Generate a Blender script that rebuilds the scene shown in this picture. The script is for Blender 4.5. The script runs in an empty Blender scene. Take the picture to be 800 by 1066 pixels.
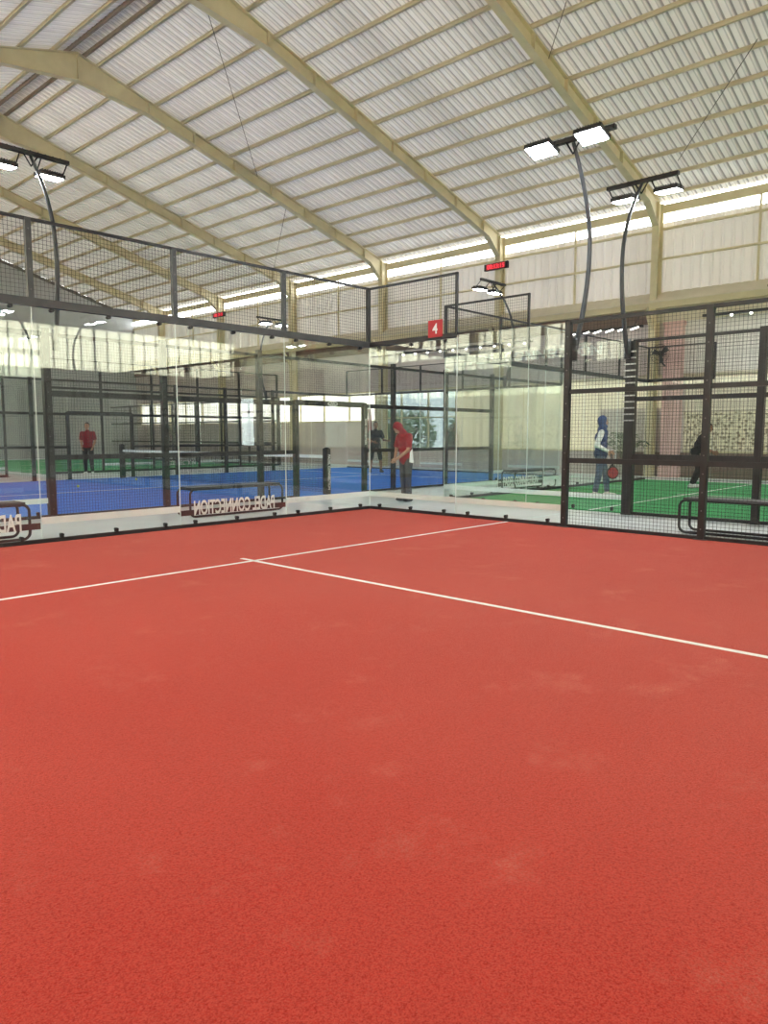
import bpy, bmesh, math, random
from mathutils import Vector, Matrix
random.seed(7)
S = bpy.context.scene
COL = S.collection
PI = math.pi

# ------------------------------------------------------------------ materials
def mat(name, color=(.8, .8, .8), rough=.5, metal=0.0, spec=.5, emit=None, estr=0.0):
    m = bpy.data.materials.new(name); m.use_nodes = True
    b = m.node_tree.nodes['Principled BSDF']
    b.inputs['Base Color'].default_value = (*color, 1)
    b.inputs['Roughness'].default_value = rough
    b.inputs['Metallic'].default_value = metal
    b.inputs['Specular IOR Level'].default_value = spec
    if emit:
        b.inputs['Emission Color'].default_value = (*emit, 1)
        b.inputs['Emission Strength'].default_value = estr
    return m

def nd(m, t, **kw):
    n = m.node_tree.nodes.new(t)
    for k, v in kw.items():
        setattr(n, k, v)
    return n

def lk(m, a, b):
    m.node_tree.links.new(a, b)

def noisy(name, c1, c2, scale=3.0, rough=.6, detail=4, metal=0.0, spec=.4, bump=0.0, bscale=60.0, stretch=(1, 1, 1)):
    """two colour procedural material on object coordinates"""
    m = mat(name, c1, rough, metal, spec)
    b = m.node_tree.nodes['Principled BSDF']
    tc = nd(m, 'ShaderNodeTexCoord'); mp = nd(m, 'ShaderNodeMapping')
    mp.inputs['Scale'].default_value = stretch
    lk(m, tc.outputs['Object'], mp.inputs['Vector'])
    n = nd(m, 'ShaderNodeTexNoise'); n.inputs['Scale'].default_value = scale; n.inputs['Detail'].default_value = detail
    lk(m, mp.outputs['Vector'], n.inputs['Vector'])
    r = nd(m, 'ShaderNodeValToRGB')
    r.color_ramp.elements[0].position = .3; r.color_ramp.elements[1].position = .7
    r.color_ramp.elements[0].color = (*c1, 1); r.color_ramp.elements[1].color = (*c2, 1)
    lk(m, n.outputs['Fac'], r.inputs['Fac']); lk(m, r.outputs['Color'], b.inputs['Base Color'])
    if bump:
        n2 = nd(m, 'ShaderNodeTexNoise'); n2.inputs['Scale'].default_value = bscale
        lk(m, tc.outputs['Object'], n2.inputs['Vector'])
        bp = nd(m, 'ShaderNodeBump'); bp.inputs['Strength'].default_value = bump; bp.inputs['Distance'].default_value = .02
        lk(m, n2.outputs['Fac'], bp.inputs['Height']); lk(m, bp.outputs['Normal'], b.inputs['Normal'])
    return m

def turf(name, base, light, dark, worn):
    m = mat(name, base, .9, 0, .12)
    b = m.node_tree.nodes['Principled BSDF']
    tc = nd(m, 'ShaderNodeTexCoord')
    def noise(scale, detail=3, rough=.5):
        n = nd(m, 'ShaderNodeTexNoise'); n.inputs['Scale'].default_value = scale
        n.inputs['Detail'].default_value = detail; n.inputs['Roughness'].default_value = rough
        lk(m, tc.outputs['Object'], n.inputs['Vector']); return n
    def ramp(n, p0, p1):
        r = nd(m, 'ShaderNodeMapRange'); r.inputs['From Min'].default_value = p0; r.inputs['From Max'].default_value = p1
        lk(m, n.outputs['Fac'], r.inputs['Value']); return r
    def mix(fac, a, bb, mul=1.0):
        x = nd(m, 'ShaderNodeMix', data_type='RGBA')
        mu = nd(m, 'ShaderNodeMath', operation='MULTIPLY'); mu.inputs[1].default_value = mul
        lk(m, fac, mu.inputs[0]); lk(m, mu.outputs[0], x.inputs['Factor'])
        for k, v in (('A', a), ('B', bb)):
            if isinstance(v, tuple): x.inputs[k].default_value = (*v, 1)
            else: lk(m, v, x.inputs[k])
        return x.outputs['Result']
    big = ramp(noise(.55, 3), .35, .65); fine = ramp(noise(80, 4, .75), .43, .57)
    speck = ramp(noise(200, 2, .6), .40, .60); dust = ramp(noise(1.7, 6, .72), .56, .74)
    grit = ramp(noise(170, 1, .5), .73, .80)
    c = mix(big.outputs[0], base, light, .5)
    c = mix(fine.outputs[0], c, dark, .62)
    c = mix(speck.outputs[0], c, light, .70)
    d2 = nd(m, 'ShaderNodeMath', operation='MULTIPLY')
    lk(m, dust.outputs[0], d2.inputs[0]); lk(m, fine.outputs[0], d2.inputs[1])
    c = mix(d2.outputs[0], c, worn, .60)
    c = mix(grit.outputs[0], c, worn, .6)
    lk(m, c, b.inputs['Base Color'])
    h = nd(m, 'ShaderNodeMath', operation='ADD')
    lk(m, fine.outputs[0], h.inputs[0]); lk(m, speck.outputs[0], h.inputs[1])
    bp = nd(m, 'ShaderNodeBump'); bp.inputs['Strength'].default_value = .4; bp.inputs['Distance'].default_value = .006
    lk(m, h.outputs[0], bp.inputs['Height']); lk(m, bp.outputs['Normal'], b.inputs['Normal'])
    b.inputs['Sheen Weight'].default_value = .34; b.inputs['Sheen Roughness'].default_value = .27
    b.inputs['Sheen Tint'].default_value = (*[.45 + .55 * q / max(base) for q in base], 1)
    return m

def glass_mat(name, tint, boost=1.0):
    m = bpy.data.materials.new(name); m.use_nodes = True
    nt = m.node_tree; nt.nodes.clear()
    out = nd(m, 'ShaderNodeOutputMaterial'); mx = nd(m, 'ShaderNodeMixShader')
    tr = nd(m, 'ShaderNodeBsdfTransparent'); tr.inputs['Color'].default_value = (*tint, 1)
    gl = nd(m, 'ShaderNodeBsdfGlossy'); gl.inputs['Roughness'].default_value = 0.0
    gl.inputs['Color'].default_value = (.93, 1, .97, 1)
    geo = nd(m, 'ShaderNodeNewGeometry')
    ior = nd(m, 'ShaderNodeMapRange'); ior.inputs['To Min'].default_value = 1.5; ior.inputs['To Max'].default_value = 1 / 1.5
    lk(m, geo.outputs['Backfacing'], ior.inputs['Value'])
    fr = nd(m, 'ShaderNodeFresnel'); lk(m, ior.outputs[0], fr.inputs['IOR'])
    mu = nd(m, 'ShaderNodeMath', operation='MULTIPLY'); mu.inputs[1].default_value = boost; mu.use_clamp = True
    lk(m, fr.outputs[0], mu.inputs[0])
    lk(m, mu.outputs[0], mx.inputs['Fac']); lk(m, tr.outputs[0], mx.inputs[1]); lk(m, gl.outputs[0], mx.inputs[2])
    lk(m, mx.outputs[0], out.inputs['Surface'])
    return m

def roof_mat(name, trans, diff, ribs=False):
    """corrugated sheet that lets some daylight through; sheets differ a little along Y"""
    m = bpy.data.materials.new(name); m.use_nodes = True
    nt = m.node_tree; nt.nodes.clear()
    out = nd(m, 'ShaderNodeOutputMaterial'); ad = nd(m, 'ShaderNodeAddShader')
    df = nd(m, 'ShaderNodeBsdfDiffuse'); tl = nd(m, 'ShaderNodeBsdfTranslucent')
    tc = nd(m, 'ShaderNodeTexCoord'); sp = nd(m, 'ShaderNodeSeparateXYZ')
    lk(m, tc.outputs['Object'], sp.inputs[0])
    dv = nd(m, 'ShaderNodeMath', operation='DIVIDE'); dv.inputs[1].default_value = 1.02
    fl = nd(m, 'ShaderNodeMath', operation='FLOOR')
    wn = nd(m, 'ShaderNodeTexWhiteNoise', noise_dimensions='1D')
    lk(m, sp.outputs['Y'], dv.inputs[0]); lk(m, dv.outputs[0], fl.inputs[0]); lk(m, fl.outputs[0], wn.inputs['W'])
    st = nd(m, 'ShaderNodeMapping'); st.inputs['Scale'].default_value = (.08, 4.0, .08)
    lk(m, tc.outputs['Object'], st.inputs['Vector'])
    ns = nd(m, 'ShaderNodeTexNoise'); ns.inputs['Scale'].default_value = 1.0; ns.inputs['Detail'].default_value = 3
    lk(m, st.outputs[0], ns.inputs['Vector'])
    m1 = nd(m, 'ShaderNodeMapRange'); m1.inputs['To Min'].default_value = .66; m1.inputs['To Max'].default_value = 1.0
    lk(m, wn.outputs['Value'], m1.inputs['Value'])
    m2 = nd(m, 'ShaderNodeMapRange'); m2.inputs['From Min'].default_value = .3; m2.inputs['From Max'].default_value = .7
    m2.inputs['To Min'].default_value = .8; m2.inputs['To Max'].default_value = 1.1
    lk(m, ns.outputs['Fac'], m2.inputs['Value'])
    f = nd(m, 'ShaderNodeMath', operation='MULTIPLY'); lk(m, m1.outputs[0], f.inputs[0]); lk(m, m2.outputs[0], f.inputs[1])
    if ribs:      # rib shading painted as stripes into the sheet's colour and translucency
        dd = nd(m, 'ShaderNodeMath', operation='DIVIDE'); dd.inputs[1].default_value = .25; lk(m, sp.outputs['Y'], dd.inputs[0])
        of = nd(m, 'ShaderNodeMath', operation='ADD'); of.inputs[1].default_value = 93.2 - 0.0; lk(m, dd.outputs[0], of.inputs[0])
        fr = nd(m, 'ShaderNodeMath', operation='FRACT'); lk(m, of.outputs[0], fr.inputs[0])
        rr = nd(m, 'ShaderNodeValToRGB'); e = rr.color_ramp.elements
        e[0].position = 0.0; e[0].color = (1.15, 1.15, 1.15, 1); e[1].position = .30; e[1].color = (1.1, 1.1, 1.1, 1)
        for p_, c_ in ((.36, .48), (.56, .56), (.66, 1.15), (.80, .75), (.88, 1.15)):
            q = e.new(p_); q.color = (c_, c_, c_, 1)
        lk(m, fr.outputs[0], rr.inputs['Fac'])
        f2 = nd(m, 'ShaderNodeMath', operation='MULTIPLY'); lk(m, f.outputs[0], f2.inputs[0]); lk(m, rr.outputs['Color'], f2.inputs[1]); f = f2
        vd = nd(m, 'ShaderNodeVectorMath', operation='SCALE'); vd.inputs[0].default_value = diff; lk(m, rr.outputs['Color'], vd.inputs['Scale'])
    vt = nd(m, 'ShaderNodeVectorMath', operation='SCALE'); vt.inputs[0].default_value = trans; lk(m, f.outputs[0], vt.inputs['Scale'])
    lk(m, vt.outputs[0], tl.inputs['Color'])
    df.inputs['Color'].default_value = (*diff, 1)
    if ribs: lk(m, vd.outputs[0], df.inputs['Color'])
    lk(m, df.outputs[0], ad.inputs[0]); lk(m, tl.outputs[0], ad.inputs[1]); lk(m, ad.outputs[0], out.inputs['Surface'])
    return m

def translucent(name, trans, diff, stretch=None):
    m = bpy.data.materials.new(name); m.use_nodes = True
    nt = m.node_tree; nt.nodes.clear()
    out = nd(m, 'ShaderNodeOutputMaterial'); ad = nd(m, 'ShaderNodeAddShader')
    df = nd(m, 'ShaderNodeBsdfDiffuse'); tl = nd(m, 'ShaderNodeBsdfTranslucent')
    df.inputs['Color'].default_value = (*diff, 1); tl.inputs['Color'].default_value = (*trans, 1)
    lk(m, df.outputs[0], ad.inputs[0]); lk(m, tl.outputs[0], ad.inputs[1]); lk(m, ad.outputs[0], out.inputs['Surface'])
    return m

M = {}
M['red_turf'] = turf('red_turf', (.455, .036, .025), (.56, .082, .060), (.25, .012, .008), (.66, .24, .18))
M['blue_turf'] = turf('blue_turf', (.008, .15, .64), (.014, .20, .74), (.006, .085, .42), (.10, .24, .62))
M['green_turf'] = turf('green_turf', (.028, .27, .085), (.045, .36, .12), (.014, .16, .05), (.14, .42, .20))
M['line'] = noisy('line_white', (.78, .78, .77), (.87, .88, .87), 90, .8)
M['concrete'] = noisy('polished_concrete', (.58, .63, .65), (.68, .74, .76), 1.2, .28, 5, 0, .5)
M['black'] = noisy('black_powder_coat', (.018, .018, .020), (.030, .030, .033), 6, .42)
M['charcoal'] = noisy('charcoal_powder_coat', (.040, .046, .052), (.060, .066, .072), 6, .40)
M['wire'] = mat('dark_wire', (.022, .024, .027), .45, 0, .4)
M['glass'] = glass_mat('tempered_glass', (.968, .986, .980), 1.15)
M['sky_dimming_pane'] = glass_mat('sky_dimming_glass', (.30, .325, .325), 1.0)  # tint added to dim the bright sky behind the garden window
M['glass_edge'] = mat('glass_edge', (.88, .95, .93), .25)
M['strip'] = noisy('white_strip', (.80, .88, .90), (.88, .94, .95), 4, .5)
M['dark_strip'] = noisy('plum_strip', (.050, .030, .036), (.070, .045, .050), 4, .5)
M['letter'] = mat('white_lettering', (.88, .91, .90), .5)
M['cream_steel'] = noisy('cream_painted_steel', (.60, .53, .34), (.67, .60, .40), 2.5, .55)
M['cream_purlin'] = noisy('cream_purlin', (.58, .52, .36), (.66, .59, .42), 2.5, .6)
M['cream_sheet'] = noisy('cream_wall_sheet', (.70, .68, .64), (.76, .74, .70), .7, .6)
M['cream_sill'] = noisy('cream_sill', (.62, .57, .44), (.70, .65, .52), 2, .6)
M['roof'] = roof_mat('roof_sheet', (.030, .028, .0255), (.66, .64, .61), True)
M['thin_wall'] = roof_mat('thin_cream_wall_sheet', (.030, .028, .0255), (.74, .71, .67))
M['ridge_shaded_cream'] = noisy('shaded_ridge_steel', (.26, .21, .16), (.32, .26, .20), 3, .7)  # cream purlin steel, darkened to carry the ridge shade in its colour
M['ridge'] = mat('ridge_dark', (.16, .15, .13), .7)
M['mauve'] = noisy('mauve_plaster', (.60, .53, .51), (.67, .60, .58), 1.5, .8)
M['pink'] = noisy('pink_plaster', (.66, .44, .41), (.71, .49, .46), 1.5, .8)
M['brown'] = noisy('brown_plaster', (.17, .12, .10), (.22, .16, .13), 1.5, .8)
M['grey_sheet'] = noisy('grey_wall_sheet', (.44, .45, .46), (.50, .51, .52), 1.0, .7)
M['daylight'] = translucent('cream_daylight_sheet', (.95, .91, .78), (.05, .045, .035))
M['haze_pane'] = translucent('frosted_pane', (.55, .53, .49), (.2, .19, .18))
M['lens'] = mat('led_lens', (.9, .9, .9), .3, emit=(.93, .97, 1.0), estr=185)
M['bulb'] = mat('spot_bulb', (.9, .9, .9), .3, emit=(1, .97, .9), estr=7)
M['steel'] = noisy('galvanised', (.45, .47, .49), (.55, .57, .59), 8, .35, metal=.8)
M['bolt'] = noisy('dull_bolt', (.12, .12, .125), (.17, .17, .175), 8, .5)
M['red_plate'] = noisy('red_plate', (.46, .030, .040), (.52, .040, .050), 5, .5)
M['led_red'] = mat('led_red', (.5, .02, .03), .4, emit=(1, .05, .08), estr=1.6)
M['led_case'] = mat('led_case', (.03, .008, .01), .4)
M['skin'] = noisy('skin', (.44, .24, .16), (.50, .29, .20), 12, .55)
M['skin_dark'] = noisy('tan_skin', (.25, .13, .085), (.30, .16, .105), 12, .55)
M['hair'] = noisy('dark_hair', (.010, .009, .008), (.022, .018, .016), 60, .5)
M['eye'] = mat('eye', (.012, .01, .01), .2)
M['navy'] = noisy('navy_cloth', (.022, .042, .14), (.035, .062, .19), 9, .8)
M['jean'] = noisy('slate_denim', (.075, .11, .19), (.11, .15, .24), 14, .85)
M['white_cloth'] = noisy('white_cloth', (.74, .76, .76), (.82, .83, .83), 10, .8)
M['red_cloth'] = noisy('red_cloth', (.25, .008, .018), (.33, .014, .026), 10, .8)
M['maroon'] = noisy('maroon_cloth', (.20, .010, .022), (.27, .018, .032), 10, .8)
M['black_cloth'] = noisy('black_cloth', (.014, .015, .019), (.028, .030, .036), 12, .8)
M['grey_cloth'] = noisy('marled_grey_cloth', (.030, .032, .036), (.10, .10, .105), 55, .85)
M['pale_cloth'] = noisy('pale_cloth', (.38, .36, .34), (.46, .44, .42), 12, .8)
M['racket_red'] = mat('racket_red', (.42, .02, .03), .4)
M['leaf'] = noisy('leaf_green', (.018, .050, .018), (.035, .085, .030), 8, .5)
M['garden'] = noisy('garden_leaf', (.16, .27, .13), (.28, .40, .22), 3, .6)
M['bark'] = noisy('bark', (.10, .07, .05), (.15, .11, .08), 9, .9)
M['pot'] = noisy('pale_pot', (.48, .46, .43), (.56, .54, .50), 6, .7)
M['ball'] = noisy('yellow_felt', (.55, .62, .08), (.65, .72, .12), 40, .95)
M['net'] = mat('net_cord', (.015, .015, .017), .8)
M['blind'] = translucent('cream_blind', (.22, .205, .17), (.66, .62, .54))

def pattern_blind():
    m = translucent('patterned_blind', (.1, .1, .1), (.5, .45, .35))
    b = m.node_tree.nodes['Diffuse BSDF']; tb = m.node_tree.nodes['Translucent BSDF']
    tc = nd(m, 'ShaderNodeTexCoord'); v = nd(m, 'ShaderNodeTexVoronoi'); v.inputs['Scale'].default_value = 9
    n = nd(m, 'ShaderNodeTexNoise'); n.inputs['Scale'].default_value = 11; n.inputs['Detail'].default_value = 3
    lk(m, tc.outputs['Object'], v.inputs['Vector']); lk(m, tc.outputs['Object'], n.inputs['Vector'])
    a = nd(m, 'ShaderNodeMath', operation='MULTIPLY'); lk(m, v.outputs['Distance'], a.inputs[0]); lk(m, n.outputs['Fac'], a.inputs[1])
    r = nd(m, 'ShaderNodeValToRGB')
    r.color_ramp.elements[0].position = .10; r.color_ramp.elements[0].color = (.24, .20, .14, 1)
    r.color_ramp.elements[1].position = .28; r.color_ramp.elements[1].color = (.74, .69, .54, 1)
    lk(m, a.outputs[0], r.inputs['Fac']); lk(m, r.outputs['Color'], b.inputs['Color'])
    sc_ = nd(m, 'ShaderNodeVectorMath', operation='SCALE'); sc_.inputs['Scale'].default_value = .24
    lk(m, r.outputs['Color'], sc_.inputs[0]); lk(m, sc_.outputs[0], tb.inputs['Color'])
    return m
M['pattern'] = pattern_blind()

# ------------------------------------------------------------------ mesh builder
class MB:
    def __init__(s):
        s.v = []; s.f = []; s.mi = []; s.smooth = []; s.m = 0
    def add(s, vs, fs, smooth=False):
        o = len(s.v); s.v += [tuple(v) for v in vs]
        for f in fs:
            s.f.append(tuple(i + o for i in f)); s.mi.append(s.m); s.smooth.append(smooth)
        return s
    def box(s, x0, x1, y0, y1, z0, z1):
        x0, x1 = min(x0, x1), max(x0, x1); y0, y1 = min(y0, y1), max(y0, y1)
        return s.add([(x0, y0, z0), (x1, y0, z0), (x1, y1, z0), (x0, y1, z0), (x0, y0, z1), (x1, y0, z1), (x1, y1, z1), (x0, y1, z1)],
                     [(3, 2, 1, 0), (4, 5, 6, 7), (0, 1, 5, 4), (1, 2, 6, 5), (2, 3, 7, 6), (3, 0, 4, 7)])
    def bar(s, a, b, w, h, up=(0, 0, 1)):
        a = Vector(a); b = Vector(b); d = (b - a).normalized(); up = Vector(up)
        if abs(d.dot(up)) > .99: up = Vector((1, 0, 0))
        r = d.cross(up).normalized() * (w / 2); u = r.cross(d).normalized() * (h / 2)
        vs = [p + q for p in (a, b) for q in (-r - u, r - u, r + u, -r + u)]
        return s.add(vs, [(0, 1, 2, 3), (7, 6, 5, 4), (1, 0, 4, 5), (2, 1, 5, 6), (3, 2, 6, 7), (0, 3, 7, 4)])
    def tube(s, pts, r, n=10, closed=False, caps=True):
        pts = [Vector(p) for p in pts]; N = len(pts); rings = []
        rr = r if isinstance(r, (list, tuple)) else [r] * N
        ref = None
        for i, p in enumerate(pts):
            if closed: t = pts[(i + 1) % N] - pts[i - 1]
            else: t = pts[min(i + 1, N - 1)] - pts[max(i - 1, 0)]
            t.normalize()
            if ref is None:
                ref = Vector((0, 0, 1)) if abs(t.z) < .9 else Vector((1, 0, 0))
            ref = (ref - t * ref.dot(t)); 
            if ref.length < 1e-4: ref = t.orthogonal()
            ref.normalize(); b = t.cross(ref)
            rings.append([p + (ref * math.cos(2 * PI * k / n) + b * math.sin(2 * PI * k / n)) * rr[i] for k in range(n)])
        vs = [v for ring in rings for v in ring]; fs = []
        for i in range(N if closed else N - 1):
            j = (i + 1) % N
            for k in range(n):
                fs.append((i * n + k, i * n + (k + 1) % n, j * n + (k + 1) % n, j * n + k))
        s.add(vs, fs, True)
        if caps and not closed:
            o = len(s.v) - len(vs)
            s.f.append(tuple(o + k for k in reversed(range(n)))); s.mi.append(s.m); s.smooth.append(False)
            s.f.append(tuple(o + (N - 1) * n + k for k in range(n))); s.mi.append(s.m); s.smooth.append(False)
        return s
    def cyl(s, a, b, r0, r1=None, n=16):
        return s.tube([a, b], [r0, r0 if r1 is None else r1], n)
    def ball(s, c, r, nu=16, nv=10, rot=None):
        rx, ry, rz = r if isinstance(r, (tuple, list)) else (r, r, r); vs = []; fs = []
        for j in range(nv + 1):
            t = PI * j / nv
            for i in range(nu):
                p = 2 * PI * i / nu
                q = Vector((rx * math.sin(t) * math.cos(p), ry * math.sin(t) * math.sin(p), rz * math.cos(t)))
                if rot is not None: q = rot @ q
                vs.append(Vector(c) + q)
        for j in range(nv):
            for i in range(nu):
                fs.append((j * nu + i, (j + 1) * nu + i, (j + 1) * nu + (i + 1) % nu, j * nu + (i + 1) % nu))
        return s.add(vs, fs, True)
    def wire(s, a, b, r=.0024):
        """a mesh wire: thin four sided bar with open ends"""
        a = Vector(a); b = Vector(b); d = (b - a).normalized(); up = Vector((0, 0, 1)) if abs(d.z) < .9 else Vector((1, 0, 0))
        q = d.cross(up).normalized() * r; u = q.cross(d).normalized() * r
        vs = [p + k for p in (a, b) for k in (q + u, q - u, -q - u, -q + u)]
        return s.add(vs, [(0, 1, 5, 4), (1, 2, 6, 5), (2, 3, 7, 6), (3, 0, 4, 7)])
    def build(s, name, mats, parent=None, local=False):
        me = bpy.data.meshes.new(name)
        off = Vector((0, 0, 0))
        if parent is not None and not local:
            p = parent
            while p is not None:
                off += p.location; p = p.parent
        me.from_pydata([tuple(Vector(v) - off) for v in s.v], [], s.f)
        if not isinstance(mats, (list, tuple)): mats = [mats]
        for m in mats: me.materials.append(m)
        for p, mi, sm in zip(me.polygons, s.mi, s.smooth):
            p.material_index = mi; p.use_smooth = sm
        me.update()
        bm = bmesh.new(); bm.from_mesh(me)
        if len(bm.verts) < 60000 and not name.startswith('mesh_panel'): bmesh.ops.recalc_face_normals(bm, faces=bm.faces)
        bm.to_mesh(me); bm.free()
        o = bpy.data.objects.new(name, me); COL.objects.link(o)
        if parent is not None: o.parent = parent
        return o

def thing(name, label, cat, loc=(0, 0, 0), rz=0.0, group=None):
    o = bpy.data.objects.new(name, None); COL.objects.link(o); o.empty_display_size = .2
    o.location = loc; o.rotation_euler = (0, 0, rz)
    return tag(o, label, cat, group)

def tag(o, label, cat, group=None):
    o['label'] = label; o['category'] = cat
    if group: o['group'] = group
    return o

def struct(o):
    o['kind'] = 'structure'; return o

def copy_tree(o, parent=None):
    c = o.copy(); COL.objects.link(c); c.parent = parent
    for ch in list(o.children): copy_tree(ch, c)
    return c

def text_mesh(body, size, bold=0.0, depth=.002):
    cu = bpy.data.curves.new('lettering', 'FONT'); cu.body = body; cu.size = size; cu.align_x = 'CENTER'; cu.align_y = 'CENTER'
    cu.extrude = depth; cu.offset = bold
    t = bpy.data.objects.new('tmp', cu); COL.objects.link(t)
    dg = bpy.context.evaluated_depsgraph_get()
    me = bpy.data.meshes.new_from_object(t.evaluated_get(dg))
    bpy.data.objects.remove(t); bpy.data.curves.remove(cu)
    return me

def lettering(body, width, height, origin, xdir, updir, parent, m, name='lettering', bold=.004, loc_local=False, depth=.002):
    me = text_mesh(body, 1.0, bold, depth)
    xs = [v.co.x for v in me.vertices]; ys = [v.co.y for v in me.vertices]
    w = max(xs) - min(xs); h = max(ys) - min(ys); cx = (max(xs) + min(xs)) / 2; cy = (max(ys) + min(ys)) / 2
    X = Vector(xdir).normalized(); U = Vector(updir).normalized(); N = X.cross(U); O = Vector(origin)
    off = Vector((0, 0, 0)); p = parent
    while p is not None and not loc_local:
        off += p.location; p = p.parent
    for v in me.vertices:
        v.co = O - off + X * ((v.co.x - cx) / w * width) + U * ((v.co.y - cy) / h * height) + N * v.co.z
    me.materials.clear(); me.materials.append(m)
    o = bpy.data.objects.new(name, me); COL.objects.link(o)
    if parent is not None: o.parent = parent
    return o

# ------------------------------------------------------------------ building
XW, XL, YB, YG = 14.13, -12.6, -23.3, 34.4
RX, SL = .8, .284
FY = [0.69 + 6 * k for k in range(-4, 6)]
def zb(x): return 8.30 + SL * (XW - x) if x >= RX else 8.30 + SL * (XW - RX) - SL * (RX - x)
DR = .40      # rafter depth

struct(MB().box(XL - .2, XW + 12, YB - .2, YG + .2, -.3, 0).build('floor', M['concrete']))

def corrugated(mb, o, u, n, up, length, height, pitch, amp):
    """ribbed sheet: origin, run direction, normal, up direction"""
    o, u, n, up = Vector(o), Vector(u), Vector(n), Vector(up)
    prof = [(0, 0), (.30, 0), (.42, 1), (.58, 1), (.70, 0)]
    pts = []
    for k in range(int(round(length / pitch))):
        for a, h in prof: pts.append(((k + a) * pitch, h * amp))
    pts.append((length, 0))
    vs = []; fs = []
    for d, h in pts:
        b = o + u * d + n * h
        vs += [b, b + up * height]
    for k in range(len(pts) - 1): fs.append((2 * k, 2 * k + 2, 2 * k + 3, 2 * k + 1))
    mb.add(vs, fs)

# ceiling : two slopes of corrugated sheet, purlins, ridge, rods
mb = MB()
zr = DR + .115
upR = Vector((-(XW + .17 - RX), 0, SL * (XW + .17 - RX)))
corrugated(mb, (XW + .17, YB, zb(XW + .17) + zr), (0, 1, 0), Vector((SL, 0, 1)).normalized(), upR.normalized(), YG - YB, upR.length, .25, .055)
upL = Vector((RX - XL + .3, 0, SL * (RX - XL + .3)))
corrugated(mb, (XL - .3, YB, zb(XL - .3) + zr), (0, 1, 0), Vector((-SL, 0, 1)).normalized(), upL.normalized(), YG - YB, upL.length, .25, .055)
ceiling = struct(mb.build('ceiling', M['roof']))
xs = [13.75 - .945 * k for k in range(14)]
for x in xs + [2 * RX - x for x in xs if 2 * RX - x > XL]:
    p = MB(); z = zb(x) + DR
    p.box(x - .035, x + .035, YB, YG, z, z + .012); p.box(x - .035, x + .035, YB, YG, z + .098, z + .11)
    p.box(x - .004, x + .004, YB, YG, z, z + .11); p.box(x + .027, x + .035, YB, YG, z, z + .03)
    p.build('purlin', M['cream_purlin'], ceiling)
p = MB()
for sx in (-1, 1):
    p.bar((RX + sx * .24, YB, zb(RX) + DR + .0), (RX + sx * .24, YG, zb(RX) + DR + .0), .07, .10)
p.build('ridge_rail', M['ridge_shaded_cream'], ceiling)
p = MB()
p.bar((RX, YB, zb(RX) + DR + .19), (RX, YG, zb(RX) + DR + .19), .7, .03)
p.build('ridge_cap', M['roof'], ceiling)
for a, b in (((1.93, 7.6), (7.32, 12.62)), ((5.85, -.51), (7.33, .86)), ((8.73, -3.7), (12.18, -.62)), ((9.0, 13.0), (12.6, 18.3))):
    MB().cyl((a[0], a[1], zb(a[0]) + DR - .03), (b[0], b[1], zb(b[0]) + DR - .03), .011, n=6).build('brace_rod', M['ridge'], ceiling)

frame_labels = {
    0.69: 'cream steel portal frame nearest in view, its column right of the two right court lamps',
    6.69: 'cream steel portal frame whose column carries the nearer red clock',
    12.69: 'cream steel portal frame with its bent apex showing at the upper left',
    18.69: 'cream steel portal frame just behind the one with the visible apex',
    24.69: 'cream steel portal frame whose column carries the distant red clock',
    30.69: 'cream steel portal frame farthest away, next to the grey gable wall'}
def beam_seg(mb, x0, x1, y, d0=0.0, d1=0.0):
    """tapered I section between x0 and x1, deepened by d0 and d1 at the ends"""
    w = .11; t = .016
    for (dz0, dz1) in (((.45, .45 - t)), ):
        pass
    za0, za1 = zb(x0) + DR, zb(x1) + DR
    zb0, zb1 = zb(x0) - d0, zb(x1) - d1
    for (u0, l0, u1, l1, hw) in ((za0, za0 - t, za1, za1 - t, w), (za0 - t, zb0 + t, za1 - t, zb1 + t, .007), (zb0 + t, zb0, zb1 + t, zb1, w)):
        mb.add([(x0, y - hw, l0), (x0, y + hw, l0), (x0, y + hw, u0), (x0, y - hw, u0), (x1, y - hw, l1), (x1, y + hw, l1), (x1, y + hw, u1), (x1, y - hw, u1)],
               [(0, 1, 2, 3), (7, 6, 5, 4), (1, 0, 4, 5), (2, 1, 5, 6), (3, 2, 6, 7), (0, 3, 7, 4)])
for y in FY:
    key = round(y, 2)
    lab = frame_labels.get(key, 'cream steel portal frame behind the viewpoint, seen only in reflections')
    fr = thing('portal_frame', lab, 'steel frame', (XW, y, 0), group=None if key in frame_labels else 'portal frames behind the viewpoint')
    m = MB(); beam_seg(m, RX, RX + 2.3, y, .38, 0); beam_seg(m, RX + 2.3, XW - 1.0, y); beam_seg(m, XW - 1.0, XW - .25, y, 0, .42)
    for x in [RX + .02] + [RX + 2.3 + 1.62 * k for k in range(7)]:
        m.box(x - .012, x + .012, y - .105, y + .105, zb(x) - (.34 if x < RX + .1 else 0), zb(x) + DR - .01)
    m.build('rafter', M['cream_steel'], fr)
    m = MB(); beam_seg(m, RX - 2.3, RX, y, 0, .38); beam_seg(m, XL + .3, RX - 2.3, y)
    for x in [RX - 2.3 - 1.62 * k for k in range(6)]:
        m.box(x - .012, x + .012, y - .105, y + .105, zb(x), zb(x) + DR - .01)
    m.build('rafter', M['cream_steel'], fr)
    for cx, sg in ((XW - .10, -1), (XL + .10, 1)):
        c = MB(); h = zb(cx) + DR
        for xx in (cx - .17, cx + .17): c.box(xx - .008, xx + .008, y - .11, y + .11, 0, h)
        c.box(cx - .17, cx + .17, y - .006, y + .006, 0, h)
        c.box(cx - .2, cx + .2, y - .15, y + .15, 0, .02)
        c.build('column', M['cream_steel'], fr)

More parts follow.
